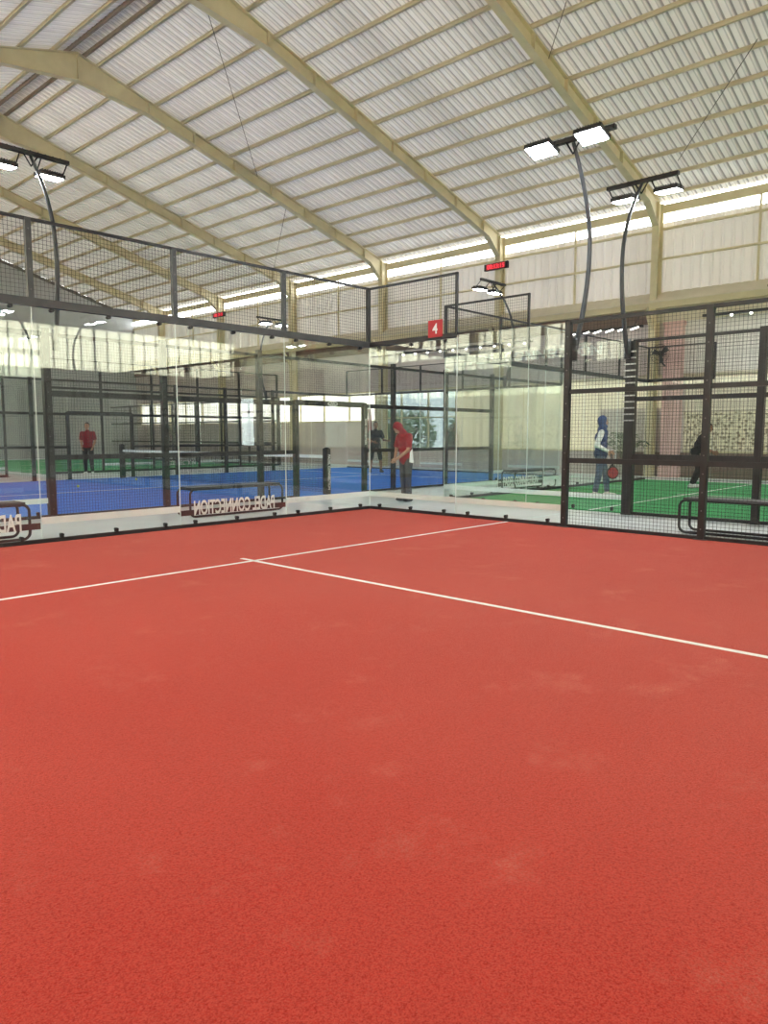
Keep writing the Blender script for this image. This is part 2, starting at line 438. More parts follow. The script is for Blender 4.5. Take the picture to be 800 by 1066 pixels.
# right long wall -------------------------------------------------
W = XW + .16
m = MB(); corrugated(m, (W, YB, 5.94), (0, 1, 0), (-1, 0, 0), (0, 0, 1), YG - YB, 8.14 - 5.94, .30, .03)
m.box(W + .02, W + .06, YB, YG, 5.4, 5.9)
wall_right = struct(m.build('wall_right', M['thin_wall']))
g = MB()
g.box(W - .10, W - .02, YB, YG, 7.90, 7.97); g.build('girt', M['cream_steel'], wall_right)
MB().box(W - .10, W - .02, YB, YG, 6.97, 7.03).build('girt', M['cream_steel'], wall_right)
MB().box(W - .07, W + .02, YB, YG, 8.42, 8.69).build('eave_beam', M['cream_steel'], wall_right)
for y in FY[1:]:
    MB().box(W - .08, W - .03, y - 3.03, y - 2.97, 5.9, 8.45).build('sag_post', M['cream_steel'], wall_right)
s_ = MB()
s_.add([(W - .55, YB, 5.60), (W - .55, YG, 5.60), (W, YG, 5.97), (W, YB, 5.97), (W - .55, YB, 5.57), (W - .55, YG, 5.57), (W, YG, 5.93), (W, YB, 5.93)],
       [(0, 1, 2, 3), (7, 6, 5, 4), (0, 3, 7, 4), (1, 0, 4, 5), (2, 1, 5, 6), (3, 2, 6, 7)])
s_.build('sill_flashing', M['cream_sill'], wall_right)
MB().box(W - .50, W - .28, YB, YG, 5.40, 5.58).build('sill_beam', M['cream_steel'], wall_right)
MB().box(W - .1, W + .06, .70, YG, 4.98, 5.42).build('soffit_band', M['brown'], wall_right)
MB().box(W - .1, W + .06, YB, .70, 4.98, 5.42).build('soffit_band', M['cream_sill'], wall_right)
for y in FY[3:]:
    b = MB(); b.bar((XW - .28, y, 4.75), (XW - .75, y, 5.38), .10, .10); b.build('knee_brace', M['cream_steel'], wall_right)
# plastered wall below, with window openings
T0, T1 = W, W + .18
low = MB()
low.m = 0
low.box(T0, T1, .2, YG, 3.30, 5.0)
low.box(T0, T1, 13.4, YG, 0, 1.95); low.box(T0, T1, YG - .42, YG, 1.95, 3.3)
low.box(T0, T1, 8.9, 13.4, 0, .72)
low.box(T0, T1, 2.0, 8.9, 0, .80); low.box(T0, T1, -.3, 2.62, .8, 2.24); low.box(T0, T1, -.3, .45, 2.24, 3.3)
low.m = 1; low.box(T0, T1, YB, .2, 3.30, 5.0)
low.m = 2; low.box(T0 - .02, T1, YB, 2.0, 0, .80)
struct(low.build('wall_right_lower', [M['mauve'], M['cream_sheet'], M['brown']]))
pk = MB(); pk.box(W - .22, W - .005, -.22, .36, 0, 4.96); pk.box(W - .25, W - .005, -.26, .40, 0, .35); pk.box(W - .25, W - .005, -.26, .40, 4.85, 4.97)
struct(pk.build('trim_1', M['pink']))
# windows in it
def window(n, y0, y1, z0, z1, panes, fill=None, bars=(), fm='cream_steel'):
    f = MB()
    for yy in (y0, y1 - .06): f.box(W + .02, W + .12, yy, yy + .06, z0, z1)
    for zz in (z0, z1 - .06): f.box(W + .02, W + .12, y0, y1, zz, zz + .06)
    for k in range(1, panes):
        yy = y0 + (y1 - y0) * k / panes; f.box(W + .03, W + .11, yy - .03, yy + .03, z0, z1)
    for zz in bars: f.box(W + .03, W + .11, y0, y1, zz - .025, zz + .025)
    o = struct(f.build('window_%d' % n, M[fm]))
    if fill: MB().box(W + .13, W + .15, y0 + .02, y1 - .02, z0 + .02, z1 - .02).build('window_pane', M[fill], o)
    return o
window(1, 8.9, 13.4, .72, 3.3, 3, 'sky_dimming_pane', (2.1,))
window(2, 13.4, YG - .4, 1.95, 3.3, 12, 'haze_pane')
window(3, 2.6, 8.9, .80, 3.3, 4, None)
window(4, YB + 1, .2, .80, 3.3, 14, 'blind')
# blinds
def blind(y0, y1, z0, z1, label, m_):
    m = MB(); n = max(2, int((z1 - z0) / .22))
    for k in range(n):
        za, zc = z0 + (z1 - z0) * k / n, z0 + (z1 - z0) * (k + 1) / n
        m.box(W + .005, W + .014, y0, y1, za + .004, zc)
        m.bar((W - .002, y0, zc), (W - .002, y1, zc), .014, .014)
    o = thing('roller_blind', label, 'blind', (W, (y0 + y1) / 2, z0))
    m.build('fabric', M[m_], o); MB().cyl((W - .02, y0, z1), (W - .02, y1, z1), .05).build('roller', M['cream_sill'], o)
blind(2.62, 5.7, .85, 3.28, 'cream blind on the long wall, left of the woman in the blue headscarf', 'blind')
blind(5.75, 8.88, .85, 3.28, 'cream blind beside the garden window, behind the green court glass', 'blind')
blind(.40, 2.6, 2.2, 3.28, 'short cream blind between the pink pilaster and the woman in blue', 'blind')
blind(-3.3, -.25, 2.12, 3.28, 'plain cream blind right of the pink pilaster, above the speckled screen', 'blind')
blind(-6.5, -3.35, 2.12, 3.28, 'plain cream blind at the far right edge of the photo', 'blind')
for y0, y1, lab in ((-3.3, -.25, 'speckled cream screen right of the pink pilaster, behind the crouching player'), (-6.5, -3.35, 'speckled cream screen at the right edge of the photo')):
    o = thing('lattice_screen', lab, 'screen', (W, (y0 + y1) / 2, .85))
    MB().box(W + .002, W + .016, y0, y1, .86, 2.10).build('panel', M['pattern'], o)
    f = MB()
    for zz in (.86, 2.08): f.box(W - .01, W + .02, y0, y1, zz, zz + .03)
    f.build('frame', M['cream_sill'], o)
# garden outside the open window
def bush(x, y, h, label, seed):
    r = random.Random(seed); o = thing('garden_tree', label, 'tree', (x, y, 0))
    t = MB(); t.tube([(x, y, 0), (x + .05, y, h * .3), (x, y + .06, h * .55)], [.09, .07, .04], 8)
    for k in range(6):
        a = r.uniform(0, 6.28); t.tube([(x, y, h * .35), (x + math.cos(a) * .5, y + math.sin(a) * .5, h * .7)], [.035, .015], 6)
    t.build('trunk', M['bark'], o)
    l = MB()
    for k in range(1500):
        u = r.gauss(0, 1), r.gauss(0, 1), r.gauss(0, 1); n = math.sqrt(sum(c * c for c in u)); q = r.uniform(.55, 1.0) ** .6
        c = Vector((x + u[0] / n * q * h * .5, y + u[1] / n * q * h * .5, h * .52 + u[2] / n * q * h * .48))
        d = Vector((r.gauss(0, 1), r.gauss(0, 1), r.gauss(0, .6))).normalized(); e = d.orthogonal().normalized(); s2 = r.uniform(.08, .16)
        g_ = d.cross(e) * .012
        l.add([c - d * s2, c + e * s2 * .45 + g_, c + d * s2, c - e * s2 * .45 + g_], [(0, 1, 2, 3)])
    l.build('foliage', M['garden'], o)
bush(19.0, 15.4, 2.7, 'green tree outside the open window, above the red-shirted man', 1)
bush(19.0, 11.6, 2.5, 'green tree outside the open window, right of the red-shirted man', 2)
bush(21.6, 19.2, 2.9, 'green tree outside the window, behind the cream column', 3)

# gable wall and the unseen end and side walls (with the daylight bands that show in the glass)
def ribbed_wall(name, o, u, n, length, z0, z1, m_, parts=()):
    mb = MB(); corrugated(mb, (o[0], o[1], z0), u, n, (0, 0, 1), length, z1 - z0, .30, .03); return mb
g = MB()
e_ = zb(XW) + .47; n_ = 46
for k in range(n_):
    za = .30 * k; zc = za + .30
    if za > zb(RX) + .52: break
    zm = min(zc, zb(RX) + .56)
    half = XW + .3 - RX if zm <= e_ else max(.05, (zb(RX) + .56 - zm) / SL + .3)
    g.box(RX - half if zm > e_ else XL, min(RX + half, XW + .34), YG, YG + .08, za, zm); g.box(RX - half if zm > e_ else XL, min(RX + half, XW + .34), YG - .015, YG, za + .08, za + .2)
wall_back = struct(g.build('wall_back', M['grey_sheet']))
rk = MB(); rk.bar((RX, YG - .05, zb(RX) + .40), (XW, YG - .05, zb(XW) + .40), .06, .16); rk.bar((RX, YG - .05, zb(RX) + .40), (XL, YG - .05, zb(XL) + .40), .06, .16)
rk.build('rake_trim', M['ridge'], wall_back)
def end_wall(name, a, b, wn, zc0=4.20, zc1=6.15):
    """plain ribbed wall between two ground points with a band of translucent sheet"""
    a = Vector((*a, 0)); b = Vector((*b, 0)); u = (b - a).normalized(); n = Vector((-u.y, u.x, 0)); L = (b - a).length
    m = MB(); corrugated(m, a, u, n, (0, 0, 1), L, zc0, .30, .03)
    top = 8.9 if name == 'wall_left' else 12.9
    corrugated(m, a + Vector((0, 0, zc1)), u, n, (0, 0, 1), L, top - zc1, .30, .03)
    o_ = struct(m.build(name, M['grey_sheet'] if name != 'wall_left' else M['cream_sheet']))
    f = MB(); k = 0; d = .49
    while d <= L + .01:
        w = .20 if k % 12 == 0 else .03
        f.bar(a + u * d + n * .03 + Vector((0, 0, zc0)), a + u * d + n * .03 + Vector((0, 0, zc1)), w, .05, up=u); d += .62; k += 1
    f.bar(a + n * .03 + Vector((0, 0, zc0)), b + n * .03 + Vector((0, 0, zc0)), .06, .08); f.bar(a + n * .03 + Vector((0, 0, zc1)), b + n * .03 + Vector((0, 0, zc1)), .06, .08)
    w_ = struct(f.build('window_%d' % wn, M['charcoal']))
    p = MB(); c0 = a + Vector((0, 0, zc0)); p.bar(a + Vector((0, 0, (zc0 + zc1) / 2)), b + Vector((0, 0, (zc0 + zc1) / 2)), .01, zc1 - zc0)
    p.build('window_pane', M['daylight'], w_)
end_wall('wall_front', (XW, YB), (XL, YB), 6)
end_wall('wall_left', (XL, YB), (XL, YG), 7)

# ------------------------------------------------------------------ courts
def court_turf(x0, x1, y0, y1, m_, label, lines):
    t = MB(); t.box(x0, x1, y0, y1, 0, .012); o = tag(t.build('court_turf', M[m_]), label, 'turf')
    for (a0, a1, b0, b1) in lines:
        MB().box(a0, a1, b0, b1, .012, .0145).build('court_line', M['line'], o)
    return o
court_turf(-9.96, -.04, -19.96, -.04, 'red_turf', 'red artificial turf of the court in the foreground', [(-9.95, -.045, -3.085, -3.035), (-5.025, -4.975, -16.9, -2.84), (-9.95, -.045, -16.965, -16.915)])
court_turf(-8.5, 11.9, 2.95, 12.80, 'blue_turf', 'blue artificial turf of the court behind the red one', [(-5.30, -5.25, 2.96, 12.79), (8.65, 8.70, 2.96, 12.79), (-5.5, 8.9, 7.85, 7.90)])
court_turf(2.47, 12.2, -19.9, 0.0, 'green_turf', 'green artificial turf of the court on the right', [(2.48, 12.19, -3.16, -3.10), (7.23, 7.28, -16.9, -2.9)])
court_turf(1.0, 11.2, 16.6, 32.0, 'green_turf', 'green artificial turf of the distant court beyond the blue one', [(1.1, 11.1, 24.4, 24.46), (1.1, 11.1, 19.6, 19.66), (6.05, 6.1, 19.4, 32)])
court_turf(-10.8, -.6, 15.9, 32.0, 'red_turf', 'strip of red turf at the far left, beyond the blue court', [(-10.7, -.7, 19.0, 19.06)])

class Fence:
    """fence along a straight ground line: position d runs from o along u"""
    def __init__(s, label, o, u, name='court_fence', cat='fence'):
        s.o = Vector((*o, 0)); s.u = Vector((*u, 0)).normalized(); s.n = Vector((-s.u.y, s.u.x, 0))
        s.root = thing(name, label, cat, tuple(s.o))
    def P(s, d, z, n=0.0): return s.o + s.u * d + s.n * n + Vector((0, 0, z))
    def slab(s, mb, d0, d1, z0, z1, t, n=0.0):
        mb.bar(s.P(d0, (z0 + z1) / 2, n), s.P(d1, (z0 + z1) / 2, n), t, z1 - z0)
    def post(s, d, z0, z1, w=.08, t=.08, m_='black', name='post', foot=True, n=0.0, holes=False):
        b = MB(); b.bar(s.P(d, z0, n), s.P(d, z1, n), t, w, up=s.u)
        if foot and z0 < .1:
            b.bar(s.P(d, .006, n), s.P(d, .018, n), .16, .18, up=s.u)
        o = b.build(name, M[m_], s.root)
        if holes:
            z = z0 + .15
            while z < z1 - .05:
                MB().cyl(s.P(d, z, n - t / 2 - .002), s.P(d, z, n + t / 2 + .002), .010, n=8).build('bolt', M['bolt'], o); z += .24
        return o
    def rail(s, d0, d1, z, h=.06, t=.05, m_='black', name='rail', n=0.0):
        b = MB(); s.slab(b, d0, d1, z - h / 2, z + h / 2, t, n); return b.build(name, M[m_], s.root)
    def mesh(s, d0, d1, z0, z1, step=.05, r=.0017, n=0.0):
        b = MB(); k = int(round((d1 - d0) / step))
        for i in range(1, k): b.wire(s.P(d0 + (d1 - d0) * i / k, z0, n), s.P(d0 + (d1 - d0) * i / k, z1, n), r)
        k = int(round((z1 - z0) / step))
        for i in range(1, k): b.wire(s.P(d0, z0 + (z1 - z0) * i / k, n), s.P(d1, z0 + (z1 - z0) * i / k, n), r)
        return b.build('mesh_panel', M['wire'], s.root)
    def glass(s, d0, d1, z1=2.96, z0=.05, clamps=True, top=True, band=None, side=-1, text_dir=None):
        b = MB(); a0, a1 = d0 + .004, d1 - .004; t = .012
        vs = [s.P(a, z, q) for a in (a0, a1) for z in (z0, z1) for q in (-t / 2, t / 2)]
        b.m = 0; b.add(vs, [(0, 4, 6, 2), (1, 3, 7, 5)])
        b.m = 1; b.add(vs, [(0, 2, 3, 1), (4, 5, 7, 6), (2, 6, 7, 3), (0, 1, 5, 4)])
        g_ = b.build('glass_panel', [M['glass'], M['glass_edge']], s.root)
        if clamps:
            for k, f_ in enumerate((.125, .5, .875)):
                d = d0 + (d1 - d0) * f_
                c = MB(); c.bar(s.P(d - .019, .075), s.P(d + .019, .075), .05, .06); c.cyl(s.P(d, .095, -.035), s.P(d, .095, .035), .020, n=12)
                c.build('clamp', M['black'], g_)
                if top:
                    c = MB(); c.cyl(s.P(d, 2.925, -.035), s.P(d, 2.925, .035), .024, n=12); c.bar(s.P(d - .012, 2.97), s.P(d + .012, 2.97), .03, .1); c.build('clamp', M['black'], g_)
        if band == 'white':
            c = MB(); s.slab(c, a0, a1, .245, .335, .004, -side * .010); c.build('safety_strip', M['strip'], g_)
        if band == 'text':
            c = MB(); s.slab(c, a0, a1, .185, .265, .004, -side * .0165); c.build('safety_strip', M['dark_strip'], g_)
            lettering('PADEL CONNECTION', (d1 - d0) * .76, .225, s.P((d0 + d1) / 2, .29, -side * .011), text_dir, (0, 0, 1), g_, M['letter'], bold=.022)
        return g_

# red court, back wall (runs towards -X) and right side wall (runs towards -Y)
F = Fence('glass back wall of the red court with dark mesh along its top', (0, 0), (-1, 0))
for k in range(5):
    F.glass(2 * k, 2 * k + 2, band='text' if k in (1, 3) else 'white', side=1, text_dir=(-1, 0, 0))
    F.mesh(2 * k + .03, 2 * k + 1.97, 3.05, 3.97)
for k in range(6): F.post(max(2 * k, .03), 3.0, 4.0, .07, .06, 'charcoal' if k else 'black', holes=k > 0)
F.rail(0, 10, 3.0, .10, .07, 'charcoal', 'middle_rail'); F.rail(0, 10, 3.99, .035, .04, 'black', 'top_rail')
F.rail(0, 10, .03, .06, .05, 'black', 'base_channel')
F2 = Fence('right side wall of the red court, glass near the corner then black mesh', (0, 0), (0, -1))
F2.glass(0, 2, band='white', side=-1); F2.glass(2, 4, band='white', side=-1, z1=3.0, top=False)
F2.rail(0, 4, .03, .06, .05, 'black', 'base_channel')
F2.mesh(.05, 1.97, 3.05, 3.97); F2.rail(0, 2, 3.0, .08, .06, 'black', 'middle_rail'); F2.rail(0, 2, 3.99, .035, .04, 'black', 'top_rail'); F2.post(1.98, 3.0, 4.0, .04, .04)
for k in range(4, 19, 2): F2.post(k + .03, 0, 3.02, .085, .08, holes=k < 7)
for k in range(4, 16, 2):
    F2.mesh(k + .07, k + 1.99, .04, 2.98)
F2.rail(4, 18, .03, .05, .05, 'black', 'base_channel')
for z, h in ((1.0, .07), (2.0, .06), (3.0, .05)): F2.rail(4, 18, z, h, .05)

# blue court
BY = 2.85
F3 = Fence('near side fence of the blue court, black mesh with an open doorway at the net', (-8.55, BY), (1, 0))
bx = lambda x: x + 8.55
for x in (-4.65, -2.52, -.32, 3.80, 5.9, 8.05): F3.post(bx(x), 0, 3.1, .12 if x in (-4.65,) else .10, .10, holes=x < 0)
for x in (.65, 2.77): F3.post(bx(x), 0, 2.12, .10, .10)
def frame_text(fn, x, z0, z1, n):
    lettering('PADEL CONNECTION', z1 - z0, .06, fn.P(bx(x), (z0 + z1) / 2, n), (0, 0, -1), (1, 0, 0), fn.root, M['letter'], bold=.01)
for x0, x1 in ((-4.65, -2.52), (-2.52, -.32), (-.32, .65), (2.77, 3.80), (3.80, 5.9), (5.9, 8.05)):
    F3.mesh(bx(x0) + .05, bx(x1) - .05, .05, 3.0)
    for z, h in ((1.0, .08), (2.05, .09), (3.0, .06)): F3.rail(bx(x0), bx(x1), z, h, .05)
F3.mesh(bx(.65) + .05, bx(2.77) - .05, 2.14, 3.0); F3.rail(bx(.65), bx(2.77), 2.07, .12, .08, 'black', 'door_lintel'); F3.rail(bx(.65), bx(2.77), 3.0, .06)
lg = MB(); lg.tube([F3.P(bx(1.71) + .09 * math.cos(a) * 1.6, 2.07 + .045 * math.sin(a), -.05) for a in [2 * PI * k / 20 for k in range(20)]], .009, 6, True)
lg.tube([F3.P(bx(1.71) + dx, 2.07 + dz, -.05) for dx, dz in ((-.07, -.02), (-.03, .02), (0, -.02), (.03, .02), (.07, -.02))], .008, 6)
lg.build('emblem', M['letter'], F3.root)
frame_text(F3, 2.77, 1.15, 1.75, -.055)
for k in range(2):
    F3.glass(2 * k - .0, 2 * k + 1.9, band='white', side=-1); F3.glass(bx(8.1) + 1.92 * k, bx(8.1) + 1.92 * k + 1.9, band='white', side=-1, clamps=True, top=False)
F3.rail(0, 3.9, 3.0, .08, .06, 'charcoal', 'middle_rail'); F3.rail(bx(8.05), bx(11.95), 3.0, .08, .06, 'charcoal', 'middle_rail')
F3.rail(0, bx(.65), .03, .05, .05, 'black', 'base_channel'); F3.rail(bx(2.77), bx(11.95), .03, .05, .05, 'black', 'base_channel')
F4 = Fence('far side fence of the blue court, mesh with glass ends', (-8.55, 12.88), (1, 0))
for x in (-4.65, -2.52, -.9, 3.9, 5.9, 8.05): F4.post(bx(x), 0, 3.05, .10, .09)
for x in (.16, 2.25): F4.post(bx(x), 0, 2.05, .09, .09)
for x0, x1 in ((-4.65, -2.52), (-2.52, -.9), (-.9, .16), (2.25, 3.9), (3.9, 5.9), (5.9, 8.05)):
    F4.mesh(bx(x0) + .05, bx(x1) - .05, .05, 3.0)
    for z, h in ((1.0, .07), (2.0, .07), (3.0, .05)): F4.rail(bx(x0), bx(x1), z, h, .05)
F4.mesh(bx(.16) + .05, bx(2.25) - .05, 2.1, 3.0); F4.rail(bx(.16), bx(2.25), 2.03, .12, .08, 'black', 'door_lintel'); F4.rail(bx(.16), bx(2.25), 3.0, .05)
for k in range(2):
    F4.glass(1.95 * k, 1.95 * k + 1.9, clamps=False); F4.glass(bx(8.1) + 1.92 * k, bx(8.1) + 1.92 * k + 1.9, clamps=False)
F4.rail(0, 3.9, 3.0, .08, .06, 'charcoal', 'middle_rail'); F4.rail(bx(8.05), bx(11.95), 3.0, .08, .06, 'charcoal', 'middle_rail')
for xx, lab in ((11.98, 'right end wall of the blue court, glass with mesh above'), (-8.55, 'left end wall of the blue court, glass with mesh above')):
    E_ = Fence(lab, (xx, BY), (0, 1))
    for k in range(5):
        E_.glass(2 * k, 2 * k + 2, clamps=False, band='white' if k % 2 == 0 and xx > 0 else None, side=1); E_.mesh(2 * k + .03, 2 * k + 1.97, 3.05, 3.97); E_.post(2 * k, 3.0, 4.0, .06, .06)
    E_.post(10, 3.0, 4.0, .06, .06); E_.rail(0, 10, 3.0, .08, .06, 'black', 'middle_rail'); E_.rail(0, 10, 3.99, .035, .04, 'black', 'top_rail'); E_.rail(0, 10, .03, .05, .05, 'black', 'base_channel')
# net of the blue court
nt_ = thing('court_net', 'black net with a white headband across the blue court', 'net', (1.71, 3.1, 0))
for y in (3.02, 12.55):
    b = MB(); b.bar((1.71, y, .012), (1.71, y, 1.06), .12, .14, up=(0, 1, 0)); b.ball((1.71, y, 1.06), (.07, .06, .03), 12, 6); q = b.build('net_post', M['black'], nt_)
    if y < 4: lettering('PADEL CONNECTION', .80, .075, (1.72, y - .075, .52), (0, 0, -1), (1, 0, 0), q, M['letter'], bold=.012)
b = MB()
for i in range(1, 190): b.wire((1.71, 3.07 + 9.44 * i / 190, .06), (1.71, 3.07 + 9.44 * i / 190, .88), .0022)
for i in range(17): b.wire((1.71, 3.07, .06 + .05 * i), (1.71, 12.5, .06 + .05 * i), .0022)
b.build('netting', M['net'], nt_)
MB().box(1.695, 1.725, 3.07, 12.5, .84, .91).build('headband', M['strip'], nt_)
for (x, y), lab in zip(((-1.21, 9.37), (1.35, 11.05)), ('yellow ball lying on the blue court, nearer the left edge', 'yellow ball lying on the blue court beside the net')):
    b = MB(); b.ball((x, y, .045), .034, 16, 10)
    sm = [(x + .0343 * math.cos(t) * math.cos(.5 * math.sin(2 * t)), y + .0343 * math.sin(t) * math.cos(.5 * math.sin(2 * t)), .045 + .0343 * math.sin(.5 * math.sin(2 * t))) for t in [2 * PI * k / 24 for k in range(24)]]
    o = tag(b.build('padel_ball', M['ball']), lab, 'ball', 'balls on the blue court'); MB().tube(sm, .0015, 5, True).build('seam', M['strip'], o)

# green court
GX = 2.35
F5 = Fence('near side fence of the green court, glass at the corner then mesh', (GX, .1), (0, -1))
for k in range(2): F5.glass(2 * k, 2 * k + 2, band='white', side=-1, z1=3.0, top=False)
F5.mesh(.05, 1.97, 3.05, 3.97); F5.rail(0, 2, 3.0, .06, .06, 'charcoal', 'middle_rail'); F5.rail(0, 2, 3.99, .035, .04, 'black', 'top_rail'); F5.post(.02, 3.0, 4.0, .05, .05); F5.post(1.98, 3.0, 4.0, .04, .04)
for d in (6.1, 8.1, 10.1): F5.post(d, 0, 3.0, .11, .10)
F5.post(4.03, 0, 2.95, .17, .12, n=0)
sl = MB()
for k in range(12): sl.bar(F5.P(3.93, 1.62 + .105 * k, -.075), F5.P(4.13, 1.62 + .105 * k, -.075), .03, .022)
sl.build('slotted_bracket', M['steel'], F5.root)
for d in (4.1, 6.1, 8.1):
    F5.mesh(d + .07, d + 1.95, .05, 2.95)
for z, h in ((1.0, .09), (1.98, .07), (2.95, .05), (.03, .05)): F5.rail(4.05, 12, z, h, .05)
F6 = Fence('glass back wall of the green court with mesh along its top', (GX, .1), (1, 0))
for k in range(5):
    F6.glass(2 * k, 2 * k + 2, clamps=k < 3, top=False, band='text' if k == 1 else 'white' if k in (0, 2) else None, side=-1, text_dir=(1, 0, 0)); F6.mesh(2 * k + .03, 2 * k + 1.97, 3.05, 3.97); F6.post(2 * k + .02, 3.0, 4.0, .05, .05)
F6.post(10, 3, 4, .05, .05); F6.rail(0, 10, 3.0, .10, .07, 'charcoal', 'middle_rail'); F6.rail(0, 10, 3.99, .035, .04, 'black', 'top_rail'); F6.rail(0, 10, .03, .06, .05, 'black', 'base_channel')
F7 = Fence('far side fence of the green court, mesh with rails in front of the blinds', (12.25, .1), (0, -1))
for k in range(2): F7.glass(2 * k, 2 * k + 2, clamps=False, z1=3.0)
for d in (4.03, 6.1, 8.1, 10.1): F7.post(d, 0, 3.0, .09, .09)
for d in (4.1, 6.1, 8.1): F7.mesh(d + .05, d + 1.95, .05, 2.95)
for z, h in ((1.0, .07), (1.98, .06), (2.95, .05), (.03, .08)): F7.rail(4.05, 12, z, h, .05)
F7.mesh(.05, 1.97, 3.05, 3.97); F7.rail(0, 2, 3.0, .08, .06, 'black', 'middle_rail'); F7.rail(0, 2, 3.99, .035, .04, 'black', 'top_rail'); F7.post(1.98, 3, 4, .05, .05)

# distant courts
F8 = Fence('glass end wall of the distant green court', (1.0, 16.5), (1, 0))
for k in range(5):
    F8.glass(2.04 * k, 2.04 * k + 2.0, clamps=False, band='white' if k % 2 else None, side=-1); F8.mesh(2.04 * k + .03, 2.04 * k + 2.0, 3.05, 3.97, .06); F8.post(2.04 * k, 0 if k else 0, 4.0, .07, .07)
F8.post(10.2, 0, 4, .07, .07); F8.rail(0, 10.2, 3.0, .08, .06, 'black', 'middle_rail'); F8.rail(0, 10.2, 3.99, .04, .04, 'black', 'top_rail'); F8.rail(0, 10.2, .04, .08, .05, 'black', 'base_channel')
lettering('CONNECTION', 1.25, .17, F8.P(5.3, .27, -.016), (1, 0, 0), (0, 0, 1), F8.root, M['letter'], bold=.01)
F9 = Fence('glass end wall of the red court at the far left', (-10.8, 15.8), (1, 0))
for k in range(5):
    F9.glass(2.04 * k, 2.04 * k + 2.0, clamps=False, band='white' if k % 2 == 0 else None, side=-1); F9.mesh(2.04 * k + .03, 2.04 * k + 2.0, 3.05, 3.97, .06); F9.post(2.04 * k, 3.0, 4.0, .07, .07)
F9.post(10.2, 0, 4, .07, .07); F9.rail(0, 10.2, 3.0, .08, .06, 'black', 'middle_rail'); F9.rail(0, 10.2, 3.99, .04, .04, 'black', 'top_rail'); F9.rail(0, 10.2, .04, .08, .05, 'black', 'base_channel')
F10 = Fence('long mesh side fence of the distant green court, along the right wall', (11.3, 16.5), (0, 1))
for k in range(7):
    F10.post(2.2 * k, 0, 3.0, .08, .08); F10.mesh(2.2 * k + .05, 2.2 * k + 2.15, .05, 2.95, .07, .003)
for z, h in ((1.0, .08), (2.0, .07), (2.95, .06), (.04, .08)): F10.rail(0, 15.4, z, h, .05)

# ------------------------------------------------------------------ lamps
def lamp(px, py, zbase, facing, label, shift=0.0, bow=.42, base=True, z_top=5.45, half=.62, tilt=5, drop=.16):
    """curved twin-head court lamp. facing = unit ground direction the heads light"""
    r = thing('court_lamp', label, 'lamp', (px, py, 0))
    f = Vector((*facing, 0)); s = Vector((-f.y, f.x, 0))
    if base:
        b = MB(); b.bar((px, py, .0), (px, py, zbase), .10, .10, up=f); b.bar((px, py, .005), (px, py, .02), .2, .2, up=f)
        b.build('base_post', M['black'], r)
    pts = []; n = 24
    for k in range(n + 1):
        t = k / n
        off = -math.sin(PI * min(t * 1.0, 1.0)) * bow * .75 + (max(0, t - .55) / .45) ** 2 * .32
        pts.append(Vector((px, py, zbase - .25 + (z_top - zbase + .25) * t)) + f * off + s * shift * t)
    b = MB(); b.tube(pts, [.040 - .014 * k / n for k in range(n + 1)], 12); b.cyl(pts[0] - Vector((0, 0, .05)), pts[0] + Vector((0, 0, .28)), .052, n=12)
    b.build('pole', M['charcoal'], r)
    top = pts[-1]
    b = MB(); b.bar(top - s * half + Vector((0, 0, .05)), top + s * half + Vector((0, 0, .05)), .07, .06)
    b.tube([top + s * .12 + Vector((0, 0, .04)), top - Vector((0, 0, .15))], .012, 6); b.tube([top - s * .12 + Vector((0, 0, .04)), top - Vector((0, 0, .15))], .012, 6)
    for k in range(9):
        q = top + s * (-half + .14 + k * (2 * half - .28) / 8); b.cyl(q + Vector((0, 0, .08)), q + Vector((0, 0, .095)), .014, n=6)
    b.build('crossbar', M['black'], r)
    tilt = math.radians(tilt)
    nrm = Vector((f.x * math.sin(tilt), f.y * math.sin(tilt), -math.cos(tilt)))
    vdir = nrm.cross(s).normalized()
    for sg in (-1, 1):
        c = top + s * sg * (half - .24) + f * .20 - Vector((0, 0, drop))
        h = MB()
        def oriented(m_, cc, a, b_, t):
            vs = [cc + s * (i * a) + vdir * (j * b_) + nrm * (k * t) for k in (-1, 1) for j in (-1, 1) for i in (-1, 1)]
            m_.add(vs, [(0, 1, 3, 2), (4, 6, 7, 5), (0, 4, 5, 1), (2, 3, 7, 6), (0, 2, 6, 4), (1, 5, 7, 3)])
        oriented(h, c, .20, .15, .03)
        for k in range(9): oriented(h, c - nrm * .045 + s * (-.16 + .04 * k), .005, .13, .018)
        hd = h.build('lamp_head', M['black'], r)
        l = MB(); oriented(l, c + nrm * .034, .18, .13, .004); l.build('led_lens', M['lens'], hd)
        for q in (-.21, .21): MB().tube([top + s * (sg * (half - .24) + q) + Vector((0, 0, .03)), c + s * q + vdir * .02], .011, 6).build('bracket', M['black'], hd)
    return r
lamp(.092, -4.06, 2.75, (-1, 0), 'twin-headed court lamp fully lit, on the post of the red court side wall', base=False, tilt=16, drop=.05, shift=.09, z_top=5.40)
lamp(2.235, -3.90, 2.95, (1, 0), 'twin-headed court lamp seen from behind, on the thick green court post', base=False, z_top=5.56, drop=.12)
lamp(-4.50, 2.80, 3.05, (0, 1), 'twin-headed court lamp at the left, on the blue court fence', base=False, z_top=5.83, shift=.12)
lamp(8.62, 2.80, 3.05, (0, 1), 'small twin-headed court lamp in front of the column with the red clock', base=False, z_top=5.72, shift=.2)
lamp(7.8, 12.95, 3.0, (0, -1), 'distant twin-headed court lamp on the far side of the blue court', base=False, z_top=5.6)
lamp(-4.6, 12.95, 3.0, (0, -1), 'court lamp at the far left corner of the blue court', base=False)
